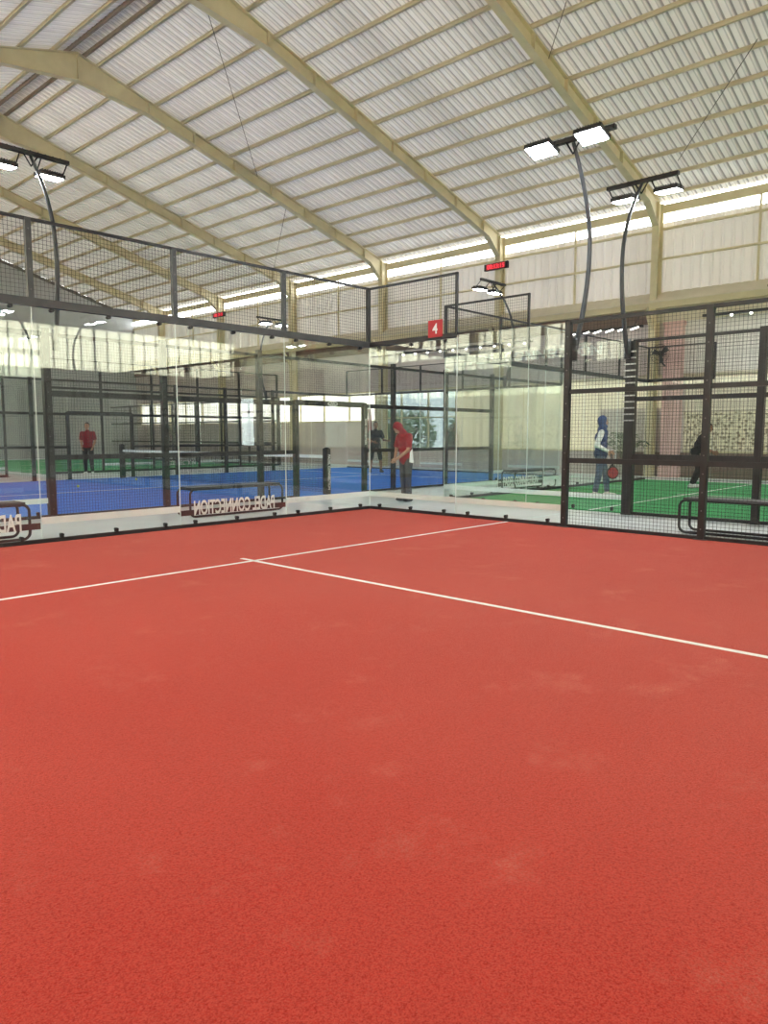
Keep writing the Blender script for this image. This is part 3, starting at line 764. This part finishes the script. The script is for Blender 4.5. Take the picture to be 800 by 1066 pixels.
for x, y, fx in ((-10.1, -4.1, 1), (.1, -15.9, -1), (2.12, -15.9, 1), (12.4, -3.9, -1), (12.4, -15.9, -1)):  # camera-side lamp is unseen, placed by court symmetry to light the near turf
    q = lamp(x, y, 2.9, (fx, 0), 'twin-headed court lamp beyond the picture, not directly in view', base=True); q['group'] = 'lamps not directly in view'

# ------------------------------------------------------------------ signs, clocks
sg = thing('number_sign', 'small square red sign with a white figure 4 on the mesh', 'sign', (-.03, -1.56, 3.13))
b = MB(); b.box(-.050, -.034, -1.72, -1.42, 3.0, 3.28); b.build('plate', M['red_plate'], sg)
lettering('4', .11, .17, (-.054, -1.57, 3.14), (0, -1, 0), (0, 0, 1), sg, M['letter'], 'numeral', bold=.02)
def clock(y, z, label):
    c = thing('led_clock', label, 'clock', (XW - .34, y, z))
    b = MB(); b.box(XW - .40, XW - .30, y - .52, y + .52, z - .12, z + .12); b.build('case', M['led_case'], c)
    b = MB(); b.box(XW - .404, XW - .40, y - .42, y + .42, z - .10, z + .10); b.build('display', M['red_plate'], c)
    lettering('00:13:15', .76, .15, (XW - .408, y, z), (0, -1, 0), (0, 0, 1), c, M['led_red'], 'digits', bold=.015)
    b = MB(); b.box(XW - .31, XW - .279, y - .04, y + .04, z - .03, z + .03); b.build('bracket', M['black'], c)
clock(6.69, 7.62, 'red LED clock on the column above the small court lamp')
clock(24.45, 7.75, 'distant red LED clock on the far column, behind the mesh')
# white wall lettering
wl = lettering('PADEL CONNECTION', 5.9, .34, (W - .02, 5.55, 4.30), (0, -1, 0), (0, 0, 1), None, M['letter'], 'wall_lettering', bold=.03, depth=.015)
tag(wl, 'white raised lettering on the mauve wall behind the green court glass', 'sign')
# spot tracks
def track(y0, y1, z, n, label, x=XW - .5, slant=False):
    t = thing('track_light', label, 'light', (x, (y0 + y1) / 2, z))
    b = MB(); b.bar((x, y0, z), (x, y1, z), .16, .07)
    for yy in (y0 + .3, y1 - .3): b.tube([(x, yy, z), (x + .35, yy, z + .35)], .012, 6)
    b.build('rail', M['black'], t)
    for k in range(n):
        yy = y0 + (y1 - y0) * (k + .5) / n; s2 = MB()
        if slant: s2.bar((x - .06, yy - .13, z - .02), (x - .12, yy + .13, z - .10), .035, .035)
        else: s2.ball((x, yy, z - .06), (.045, .045, .04), 10, 6)
        s2.build('bulb', M['bulb'], t)
track(5.0, 11.5, 4.74, 10, 'row of small round spotlights under the dark soffit, near the number sign')
track(.9, 3.5, 4.86, 6, 'dark track with six slanted light tubes above the woman in blue', slant=True)
track(-3.2, -1.0, 4.98, 4, 'row of small spotlights at the right edge, under the cream beam')
# wall fan
fx, fy, fz = XW - .55, .26, 3.92
fn = thing('wall_fan', 'dark wall fan on the pink pilaster', 'fan', (fx, fy, fz))
b = MB(); b.tube([(W - .3, fy, fz - .35), (fx + .12, fy, fz - .25), (fx + .12, fy, fz)], .025, 8); b.cyl((fx, fy, fz), (fx + .22, fy, fz), .07); b.build('bracket', M['black'], fn)
b = MB()
for rr in (.10, .20, .30): b.tube([(fx - .05 - .0 * rr, fy + rr * math.cos(a), fz + rr * math.sin(a)) for a in [2 * PI * k / 28 for k in range(28)]], .006, 6, True)
for k in range(20):
    a = 2 * PI * k / 20; b.tube([(fx - .08, fy, fz), (fx - .05, fy + .3 * math.cos(a), fz + .3 * math.sin(a)), (fx + .08, fy + .28 * math.cos(a), fz + .28 * math.sin(a))], .004, 5)
b.build('guard', M['black'], fn)
for k in range(3):
    a = 2 * PI * k / 3 + .4; q = MB(); ca, sa = math.cos(a), math.sin(a)
    def bp(r, w, d): return (fx + d, fy + r * ca - w * sa, fz + r * sa + w * ca)
    q.add([bp(.05, -.04, -.02), bp(.26, -.10, -.035), bp(.27, .08, .03), bp(.05, .04, .02), bp(.05, -.04, -.012), bp(.26, -.10, -.027), bp(.27, .08, .038), bp(.05, .04, .028)],
          [(0, 1, 2, 3), (7, 6, 5, 4), (0, 4, 5, 1), (1, 5, 6, 2), (2, 6, 7, 3), (3, 7, 4, 0)])
    q.build('blade', M['charcoal'], fn)
# potted palm
px_, py_ = 12.95, 1.05
pl = thing('potted_palm', 'dark potted palm behind the green court, right of the woman', 'plant', (px_, py_, 0))
b = MB(); b.tube([(px_, py_, 0), (px_, py_, .45), (px_, py_, .48)], [.18, .25, .26], 18); b.build('pot', M['pot'], pl)
b = MB(); l = MB(); r = random.Random(5)
for k in range(11):
    a = 2 * PI * k / 11 + r.uniform(-.2, .2); L = r.uniform(.62, .80); lift = r.uniform(.7, 1.25)
    path = [Vector((px_ + math.cos(a) * L * t, py_ + math.sin(a) * L * t, .45 + lift * (1.9 * t - 1.25 * t * t) + .15 * t)) for t in [i / 8 for i in range(9)]]
    b.tube(path, [.016 - .0014 * i for i in range(9)], 6)
    for i in range(2, 9):
        d = (path[i] - path[i - 1]).normalized(); sd = d.cross(Vector((0, 0, 1))).normalized()
        for q in (-1, 1):
            e = path[i] + sd * q * .20 + d * .14 - Vector((0, 0, .07)); w = d * .055
            l.add([path[i] - w, e, path[i] + w, (path[i] + e) / 2 + Vector((0, 0, .02))], [(0, 1, 3), (1, 2, 3)])
b.build('stem', M['leaf'], pl); l.build('frond', M['leaf'], pl)
# tall red banner
bn = thing('feather_banner', 'tall narrow red banner behind the dark-clad player', 'banner', (12.85, 12.5, 0))
b = MB(); b.cyl((12.85, 12.5, 0), (12.85, 12.5, 2.5), .015, n=8); b.cyl((12.85, 12.5, 0), (12.85, 12.5, .06), .22, .18); b.build('pole', M['black'], bn)
b = MB()
for k in range(10):
    z0, z1 = .7 + .175 * k, .7 + .175 * (k + 1); w0 = .20 - .009 * k; w1 = .20 - .009 * (k + 1); c0 = .015 * math.sin(k); c1 = .015 * math.sin(k + 1)
    b.add([(12.86 + c0, 12.48, z0), (12.86 + w0 * .68 + c0, 12.48 - w0 * .73, z0), (12.86 + w1 * .68 + c1, 12.48 - w1 * .73, z1), (12.86 + c1, 12.48, z1),
           (12.87 + c0, 12.49, z0), (12.87 + w0 * .68 + c0, 12.49 - w0 * .73, z0), (12.87 + w1 * .68 + c1, 12.49 - w1 * .73, z1), (12.87 + c1, 12.49, z1)],
          [(0, 1, 2, 3), (7, 6, 5, 4), (0, 3, 7, 4), (1, 5, 6, 2), (0, 4, 5, 1), (3, 2, 6, 7)])
b.build('flag', M['red_cloth'], bn)

# ------------------------------------------------------------------ benches
def bench(x, y, rz, label, L=1.95, h=.47):
    o = thing('bench', label, 'bench', (x, y, 0), rz, 'steel benches beside the courts')
    for yy in (-.19, .19):
        p = []; R_ = .09
        for cx, cz, a0 in ((L / 2 - R_, R_ + .02, -PI / 2), (L / 2 - R_, h - R_, 0), (-L / 2 + R_, h - R_, PI / 2), (-L / 2 + R_, R_ + .02, PI)):
            for k in range(6):
                a = a0 + PI / 2 * k / 5; p.append((cx + R_ * math.cos(a), yy, cz + R_ * math.sin(a)))
        b = MB(); b.tube(p, .019, 10, True); b.build('loop_frame', M['black'], o, True)
    s2 = MB()
    for k in range(4): s2.box(-L / 2 + .04, L / 2 - .04, -.185 + .095 * k, -.185 + .095 * k + .083, h + .005, h + .032)
    s2.build('seat', M['charcoal'], o, True)
    c = MB()
    for xx in (-L / 2 + .12, 0, L / 2 - .12): c.bar((xx, -.19, h - .01), (xx, .19, h - .01), .04, .03)
    c.build('crosspiece', M['black'], o, True)
    return o
bench(.74, -6.50, PI / 2, 'black bench at the right, between the red and green courts')
bench(-2.15, 1.30, 0, 'black bench behind the glass panel with mirrored lettering')
bench(-6.95, .62, 0, 'black bench cut by the left edge of the photo')
bench(6.6, .65, 0, 'black bench behind the green court back wall')

# ------------------------------------------------------------------ people
def capsule(mb, a, b, r0, r1, flat=False):
    a = Vector(a); b = Vector(b)
    mb.tube([a, b], [r0, r1], 14)
    if not flat: mb.ball(a, r0, 14, 8); mb.ball(b, r1, 14, 8)
def fuse(mb, name, m_, parent, voxel=.011, smooth=4):
    o = mb.build(name, m_, None)
    md = o.modifiers.new('r', 'REMESH'); md.mode = 'VOXEL'; md.voxel_size = voxel; md.use_smooth_shade = True
    if smooth:
        s2 = o.modifiers.new('s', 'SMOOTH'); s2.iterations = smooth; s2.factor = .5
    dg = bpy.context.evaluated_depsgraph_get(); me = bpy.data.meshes.new_from_object(o.evaluated_get(dg))
    old = o.data; o.modifiers.clear(); o.data = me; bpy.data.meshes.remove(old)
    me.name = name
    for p in me.polygons: p.use_smooth = True
    if not len(me.materials): me.materials.append(m_)
    o.parent = parent
    return o
def person(label, loc, face, H=1.7, arms=None, legs=None, lean=0.0, bow=0.0, skin='skin', top='red_cloth', sleeve='short', sleeve_m=None,
           bottom='black_cloth', shorts=False, shoe='black_cloth', hair='short', hijab=None, wide=1.0, vest_len=.0, fingers='curl'):
    """figure facing -Y locally; arms/legs are dicts of joints in metres for a 1.7 m body"""
    rz = math.atan2(face[1], face[0]) + PI / 2
    o = thing('person', label, 'person', (loc[0], loc[1], loc[2] if len(loc) > 2 else 0), rz); k = H / 1.7
    o.scale = (k, k, k)
    V = Vector
    hip = V((0, 0, .92)); up = V((0, -math.sin(lean), math.cos(lean))); fw = V((0, -math.cos(lean), -math.sin(lean)))
    def T(x, f, u): return hip + V((x, 0, 0)) + fw * f + up * u
    A = {'R': [T(-.185 * wide, 0, .47), T(-.235, -.03, .19), T(-.235, .06, -.06)], 'L': [T(.185 * wide, 0, .47), T(.235, -.03, .19), T(.235, .06, -.06)]}
    if arms:
        for q in arms: A[q] = [A[q][0]] + [V(p) for p in arms[q]]
    G = {'R': [V((-.095, 0, .90)), V((-.105, -.03, .48)), V((-.11, .02, .08))], 'L': [V((.095, 0, .90)), V((.105, -.03, .48)), V((.11, .02, .08))]}
    if legs:
        for q in legs: G[q] = [G[q][0]] + [V(p) for p in legs[q]]
    nk = T(0, .01, .54); hd = nk + (up * math.cos(bow) + fw * math.sin(bow)) * .165 + fw * .025
    hu = (up * math.cos(bow) + fw * math.sin(bow)).normalized(); hf = (fw * math.cos(bow) - up * math.sin(bow)).normalized(); hx = V((1, 0, 0))
    rot = Matrix((hx, -hf, hu)).transposed()
    # body: one continuous surface
    b = MB()
    b.ball(T(0, 0, .02), (.155 * wide, .105 * wide, .12)); b.ball(T(0, .005, .20), (.135 * wide, .095 * wide, .15)); b.ball(T(0, 0, .36), (.165 * wide, .105 * wide, .15))
    capsule(b, T(-.14 * wide, 0, .46), T(.14 * wide, 0, .46), .065, .065); capsule(b, T(0, 0, .46), nk + up * .05, .075, .052)
    b.ball(hd + hu * .015, (.073, .092, .108), 18, 14, rot); b.ball(hd - hu * .055 + hf * .028, (.055, .058, .062), 14, 10, rot)
    b.ball(hd + hf * .098 - hu * .012, (.013, .020, .024), 8, 6, rot); b.ball(hd + hf * .082 - hu * .055, (.026, .012, .010), 8, 6, rot)
    for sx in (-1, 1): b.ball(hd + hx * sx * .073 - hu * .005 - hf * .005, (.010, .020, .030), 8, 6, rot)
    for q in 'RL':
        s0, e, w = A[q]; sgn = -1 if q == 'R' else 1
        capsule(b, s0, e, .052, .041); capsule(b, e, w, .040, .027)
        d = (w - e).normalized(); side = V((sgn, 0, 0)); side = (side - d * side.dot(d)).normalized(); pn = d.cross(side).normalized()
        if pn.y > 0: pn = -pn        # towards the front of the body
        pc = w + d * .05
        for t in (-1.5, -.5, .5, 1.5):
            capsule(b, w + d * .015 + pn * t * .008, w + d * .088 + pn * t * .019, .0155, .012)
        for i, t in enumerate((-1.5, -.5, .5, 1.5)):
            L = (.060, .074, .080, .070)[i]; r0 = w + d * .088 + pn * t * .019
            cin = -side if fingers == 'curl' else d
            k1 = r0 + (d * .85 + cin * .35).normalized() * L * .5; k2 = k1 + (d * .45 + cin * .9).normalized() * L * .5
            capsule(b, r0, k1, .0105, .0095); capsule(b, k1, k2, .0095, .008)
        th = w + d * .035 + pn * .03; t1 = th + (d * .7 + pn * .6 - side * .2).normalized() * .036; t2 = t1 + (d * .95 + pn * .1 - side * .3).normalized() * .030
        capsule(b, w + d * .02 + pn * .015, th, .014, .013); capsule(b, th, t1, .0125, .011); capsule(b, t1, t2, .011, .009)
        h0, kn, an = G[q]
        capsule(b, h0, kn, .080, .054); capsule(b, kn, kn.lerp(an, .35), .052, .056); capsule(b, kn.lerp(an, .35), an, .055, .036); b.ball(an, .038)
        toe = an + V((sgn * .02, -.15, -.05)); capsule(b, an + V((0, .03, -.045)), toe, .034, .028)
    body = fuse(b, 'body', M[skin], o, .0095, 2)
    for sx in (-1, 1):
        e_ = MB(); e_.ball(hd + hf * .083 + hx * sx * .031 + hu * .018, (.011, .007, .007), 8, 6, rot); e_.build('eye', M['eye'], o, True)
    # top
    b = MB(); g_ = .022
    b.ball(T(0, 0, .04 - vest_len * .5), (.165 * wide + g_, .115 * wide + g_, .11 + vest_len)); b.ball(T(0, .005, .20), (.145 * wide + g_, .105 * wide + g_, .17)); b.ball(T(0, 0, .36), (.168 * wide + g_, .108 * wide + g_, .15))
    capsule(b, T(-.15 * wide, 0, .46), T(.15 * wide, 0, .46), .075, .075); capsule(b, T(0, .0, .47), nk + up * .01, .08, .065)
    for q in 'RL':
        s0, e, w = A[q]
        if sleeve == 'short': capsule(b, s0, s0.lerp(e, .25), .073, .074); capsule(b, s0.lerp(e, .2), s0.lerp(e, .82), .074, .072, True)
    fuse(b, 'shirt', M[top], o, .012, 3)
    if sleeve == 'long':
        for q in 'RL':
            s0, e, w = A[q]; b = MB(); capsule(b, s0, e, .068, .056); capsule(b, e, e.lerp(w, .15), .056, .053); capsule(b, e, e.lerp(w, .96), .055, .040, True)
            fuse(b, 'sleeve', M[sleeve_m or top], o, .012, 2)
    # trousers
    b = MB(); b.ball(V((0, 0, .93)), (.165 * wide, .118 * wide, .10))
    for q in 'RL':
        h0, kn, an = G[q]
        capsule(b, h0, kn, .097, .074)
        if not shorts: capsule(b, kn, kn.lerp(an, .2), .073, .071); capsule(b, kn, kn.lerp(an, .96), .073, .058, True)
    fuse(b, 'shorts' if shorts else 'trousers', M[bottom], o, .012, 2)
    for q in 'RL':
        h0, kn, an = G[q]; sgn = -1 if q == 'R' else 1
        b = MB(); c = V((an.x, an.y, an.z - .05)); toe = c + V((sgn * .025, -.17, -.002))
        b.tube([c + V((0, .05, 0)), c, c.lerp(toe, .6), toe], [.043, .047, .045, .032], 14); b.ball(c + V((0, .05, 0)), .043); b.ball(toe, (.034, .04, .028)); capsule(b, c, an + V((0, 0, .03)), .046, .045)
        for f_ in (-1,): pass
        fuse(b, 'shoe', M[shoe], o, .009, 1)
    if hijab:
        b = MB()
        b.ball(hd + hu * .02 - hf * .02, (.094, .108, .125), 20, 14, rot); b.ball(hd - hu * .09 + hf * .01, (.082, .085, .08), 16, 10, rot)
        capsule(b, hd - hu * .08, nk - up * .03, .088, .10); b.ball(nk - up * .07 + fw * .03, (.15, .11, .085)); b.ball(nk - up * .10 + fw * .065, (.11, .07, .085))
        h_ = fuse(b, 'headscarf', M[hijab], o, .011, 3)
        # open the front for the face
        bm = bmesh.new(); bm.from_mesh(h_.data)
        kill = [v for v in bm.verts if (v.co - hd).dot(hf) > .045 and ((v.co - hd).dot(hx) / .056) ** 2 + (((v.co - hd).dot(hu) + .005) / .082) ** 2 < 1]
        bmesh.ops.delete(bm, geom=kill, context='VERTS'); bm.to_mesh(h_.data); bm.free()
    elif hair:
        b = MB(); b.ball(hd + hu * .035 - hf * .020, (.083, .098, .105), 20, 14, rot)
        h_ = b.build('hair', M['hair'], o, True); bm = bmesh.new(); bm.from_mesh(h_.data)
        kill = [v for v in bm.verts if ((v.co - hd).dot(hf) > .025 and (v.co - hd).dot(hu) < .075) or (v.co - hd).dot(hu) < -.04]
        bmesh.ops.delete(bm, geom=kill, context='VERTS'); bm.to_mesh(h_.data); bm.free()
    return o

rt = Vector((math.cos(.8235), -math.sin(.8235), 0)); fwd = Vector((math.sin(.8235), math.cos(.8235), 0))
def fc(r_, t_): v = rt * r_ - fwd * t_; return (v.x, v.y)      # facing: image right, towards the viewpoint
person('woman in navy headscarf and vest over white sleeves, on the green court', (5.30, -1.94, .03), fc(.97, .25), 1.70,
       arms={'R': [(-.27, .10, 1.12), (-.22, -.16, .98)], 'L': [(.24, -.02, 1.10), (.22, -.18, .93)]}, legs={'R': [(-.10, .03, .48), (-.11, .10, .08)], 'L': [(.11, -.12, .48), (.12, -.16, .08)]},
       top='navy', sleeve='long', sleeve_m='white_cloth', bottom='jean', shoe='white_cloth', hijab='navy', wide=1.10, vest_len=.05)
man = person('person in a red shirt, head bowed, standing outside the red court corner', (1.65, .55, .018), fc(-.62, .42), 1.62, lean=.10, bow=.75,
       arms={'R': [(-.22, -.10, 1.10), (-.05, -.26, .92)], 'L': [(.22, -.10, 1.10), (.03, -.28, .90)]}, top='red_cloth', bottom='grey_cloth', shoe='black_cloth', hijab='red_cloth', wide=1.0, vest_len=.06,
       legs={'R': [(-.08, -.01, .48), (-.085, .02, .08)], 'L': [(.08, .0, .48), (.085, .03, .08)]})
b = MB(); pts = [(-.0, 0), (.055, .03), (.075, -.17), (.02, -.19)]
for q in (0, 1): pass
vs = []
for t_ in (.0, .012):
    for (yy, zz) in ((.03, 1.12), (-.03, 1.06), (-.055, .84), (.055, .82)): vs.append((.185 + t_ + (1.12 - zz) * .03, yy, zz))
b.add(vs, [(0, 1, 2, 3), (7, 6, 5, 4), (0, 4, 5, 1), (1, 5, 6, 2), (2, 6, 7, 3), (3, 7, 4, 0)]); b.build('shirt_panel', M['white_cloth'], man, True)
person('person in a dark red polo standing beyond the blue court at the left', (1.92, 15.3, .018), fc(.05, 1.0), 1.72,
       arms={'R': [(-.232, .03, 1.12), (-.185, -.06, .93)], 'L': [(.232, .03, 1.12), (.185, -.06, .93)]}, top='maroon', bottom='black_cloth', skin='skin', shoe='white_cloth')
person('player in black shirt and shorts on the far part of the blue court', (9.55, 8.9, .03), fc(.25, .95), 1.76,
       arms={'R': [(-.26, .0, 1.12), (-.12, -.22, 1.05)], 'L': [(.28, -.02, 1.12), (.38, -.24, 1.10)]}, legs={'R': [(-.16, -.04, .48), (-.19, .02, .08)], 'L': [(.16, -.04, .48), (.20, .02, .08)]}, top='black_cloth', bottom='black_cloth', shorts=True, skin='skin_dark')
person('dark-haired person leaning forward by the far side of the green court, behind the fence post', (9.56, -2.42, .03), fc(.65, .3), 1.66, lean=.45, bow=-.2,
       arms={'R': [(-.27, -.20, 1.02), (-.24, -.42, .92)], 'L': [(.25, -.22, 1.02), (.22, -.44, .93)]}, legs={'R': [(-.12, -.10, .48), (-.13, .06, .08)], 'L': [(.12, -.14, .48), (.13, .02, .08)]}, top='black_cloth', bottom='black_cloth', skin='skin_dark', shoe='white_cloth')
# racket held by the woman
rc = thing('padel_racket', 'red and black racket in the hand of the woman in navy', 'racket', (0, 0, 0))
hand = Vector((5.30, -1.94, 0)) + Vector((*fc(.97, .25), 0)).normalized() * .27 - Vector((*fc(.97, .25), 0)).normalized().cross(Vector((0, 0, 1))) * -.26
cen = hand + Vector((*fc(.9, .2), 0)) * -.02 + Vector((0, 0, .56)); grip = hand + Vector((*fc(.9, .2), 0)) * -.06 + Vector((0, 0, .93))
rc.location = cen
ax = (grip - cen).normalized(); nn = (-fwd + ax * fwd.dot(ax)).normalized(); sd = ax.cross(nn)
def face_ring(rad, off, n=28): return [cen + (sd * math.cos(2 * PI * k / n) * rad * .93 + ax * math.sin(2 * PI * k / n) * rad) + nn * off for k in range(n)]
b = MB(); a_ = face_ring(.115, -.016); c_ = face_ring(.115, .016)
b.add(a_ + c_, [tuple(range(28)), tuple(reversed(range(28, 56)))] + [(k, (k + 1) % 28, 28 + (k + 1) % 28, 28 + k) for k in range(28)]); fcx = b.build('racket_face', M['racket_red'], rc)
h = MB()
for i in range(-3, 4):
    for j in range(-3, 4):
        if i * i + j * j < 9: h.cyl(cen + sd * i * .026 + ax * j * .026 - nn * .018, cen + sd * i * .026 + ax * j * .026 + nn * .018, .006, n=8)
h.build('hole', M['black'], fcx)
b = MB(); b.tube(face_ring(.122, 0), .018, 8, True); b.build('rim', M['black'], rc)
b = MB(); b.cyl(cen + ax * .12, grip + ax * .04, .016, n=10); b.tube([cen + ax * .19, cen + sd * .07 + ax * .10], .012, 8); b.tube([cen + ax * .19, cen - sd * .07 + ax * .10], .012, 8); b.build('handle', M['black'], rc)

# ------------------------------------------------------------------ light, camera, view
w = bpy.data.worlds.new('World'); S.world = w; w.use_nodes = True
bg = w.node_tree.nodes['Background']; bg.inputs['Color'].default_value = (.97, .985, 1.0, 1); bg.inputs['Strength'].default_value = 10.0

cam = bpy.data.cameras.new('camera'); co = bpy.data.objects.new('camera', cam); COL.objects.link(co)
f_px, yaw, pit, rol = 769.0745, .823480848, -.104402535, -.000295708
co.location = (-9.8651317, -9.50167579, 1.37899301)
fv = Vector((math.sin(yaw) * math.cos(pit), math.cos(yaw) * math.cos(pit), math.sin(pit)))
rv = Vector((math.cos(yaw), -math.sin(yaw), 0)); uv = rv.cross(fv)
co.rotation_euler = Matrix((rv, uv, -fv)).transposed().to_euler()
cam.sensor_fit = 'VERTICAL'; cam.sensor_height = 36; cam.lens = f_px * 36 / 1066
cam.clip_start = .05; cam.clip_end = 300
S.camera = co
S.cycles.max_bounces = 12; S.cycles.diffuse_bounces = 5; S.cycles.transparent_max_bounces = 32; S.cycles.glossy_bounces = 6
vs_ = S.view_settings
S.display_settings.display_device = 'sRGB'
vs_.view_transform = 'Standard'; vs_.look = 'None'; vs_.gamma = 1; vs_.use_curve_mapping = False; vs_.exposure = 0.0
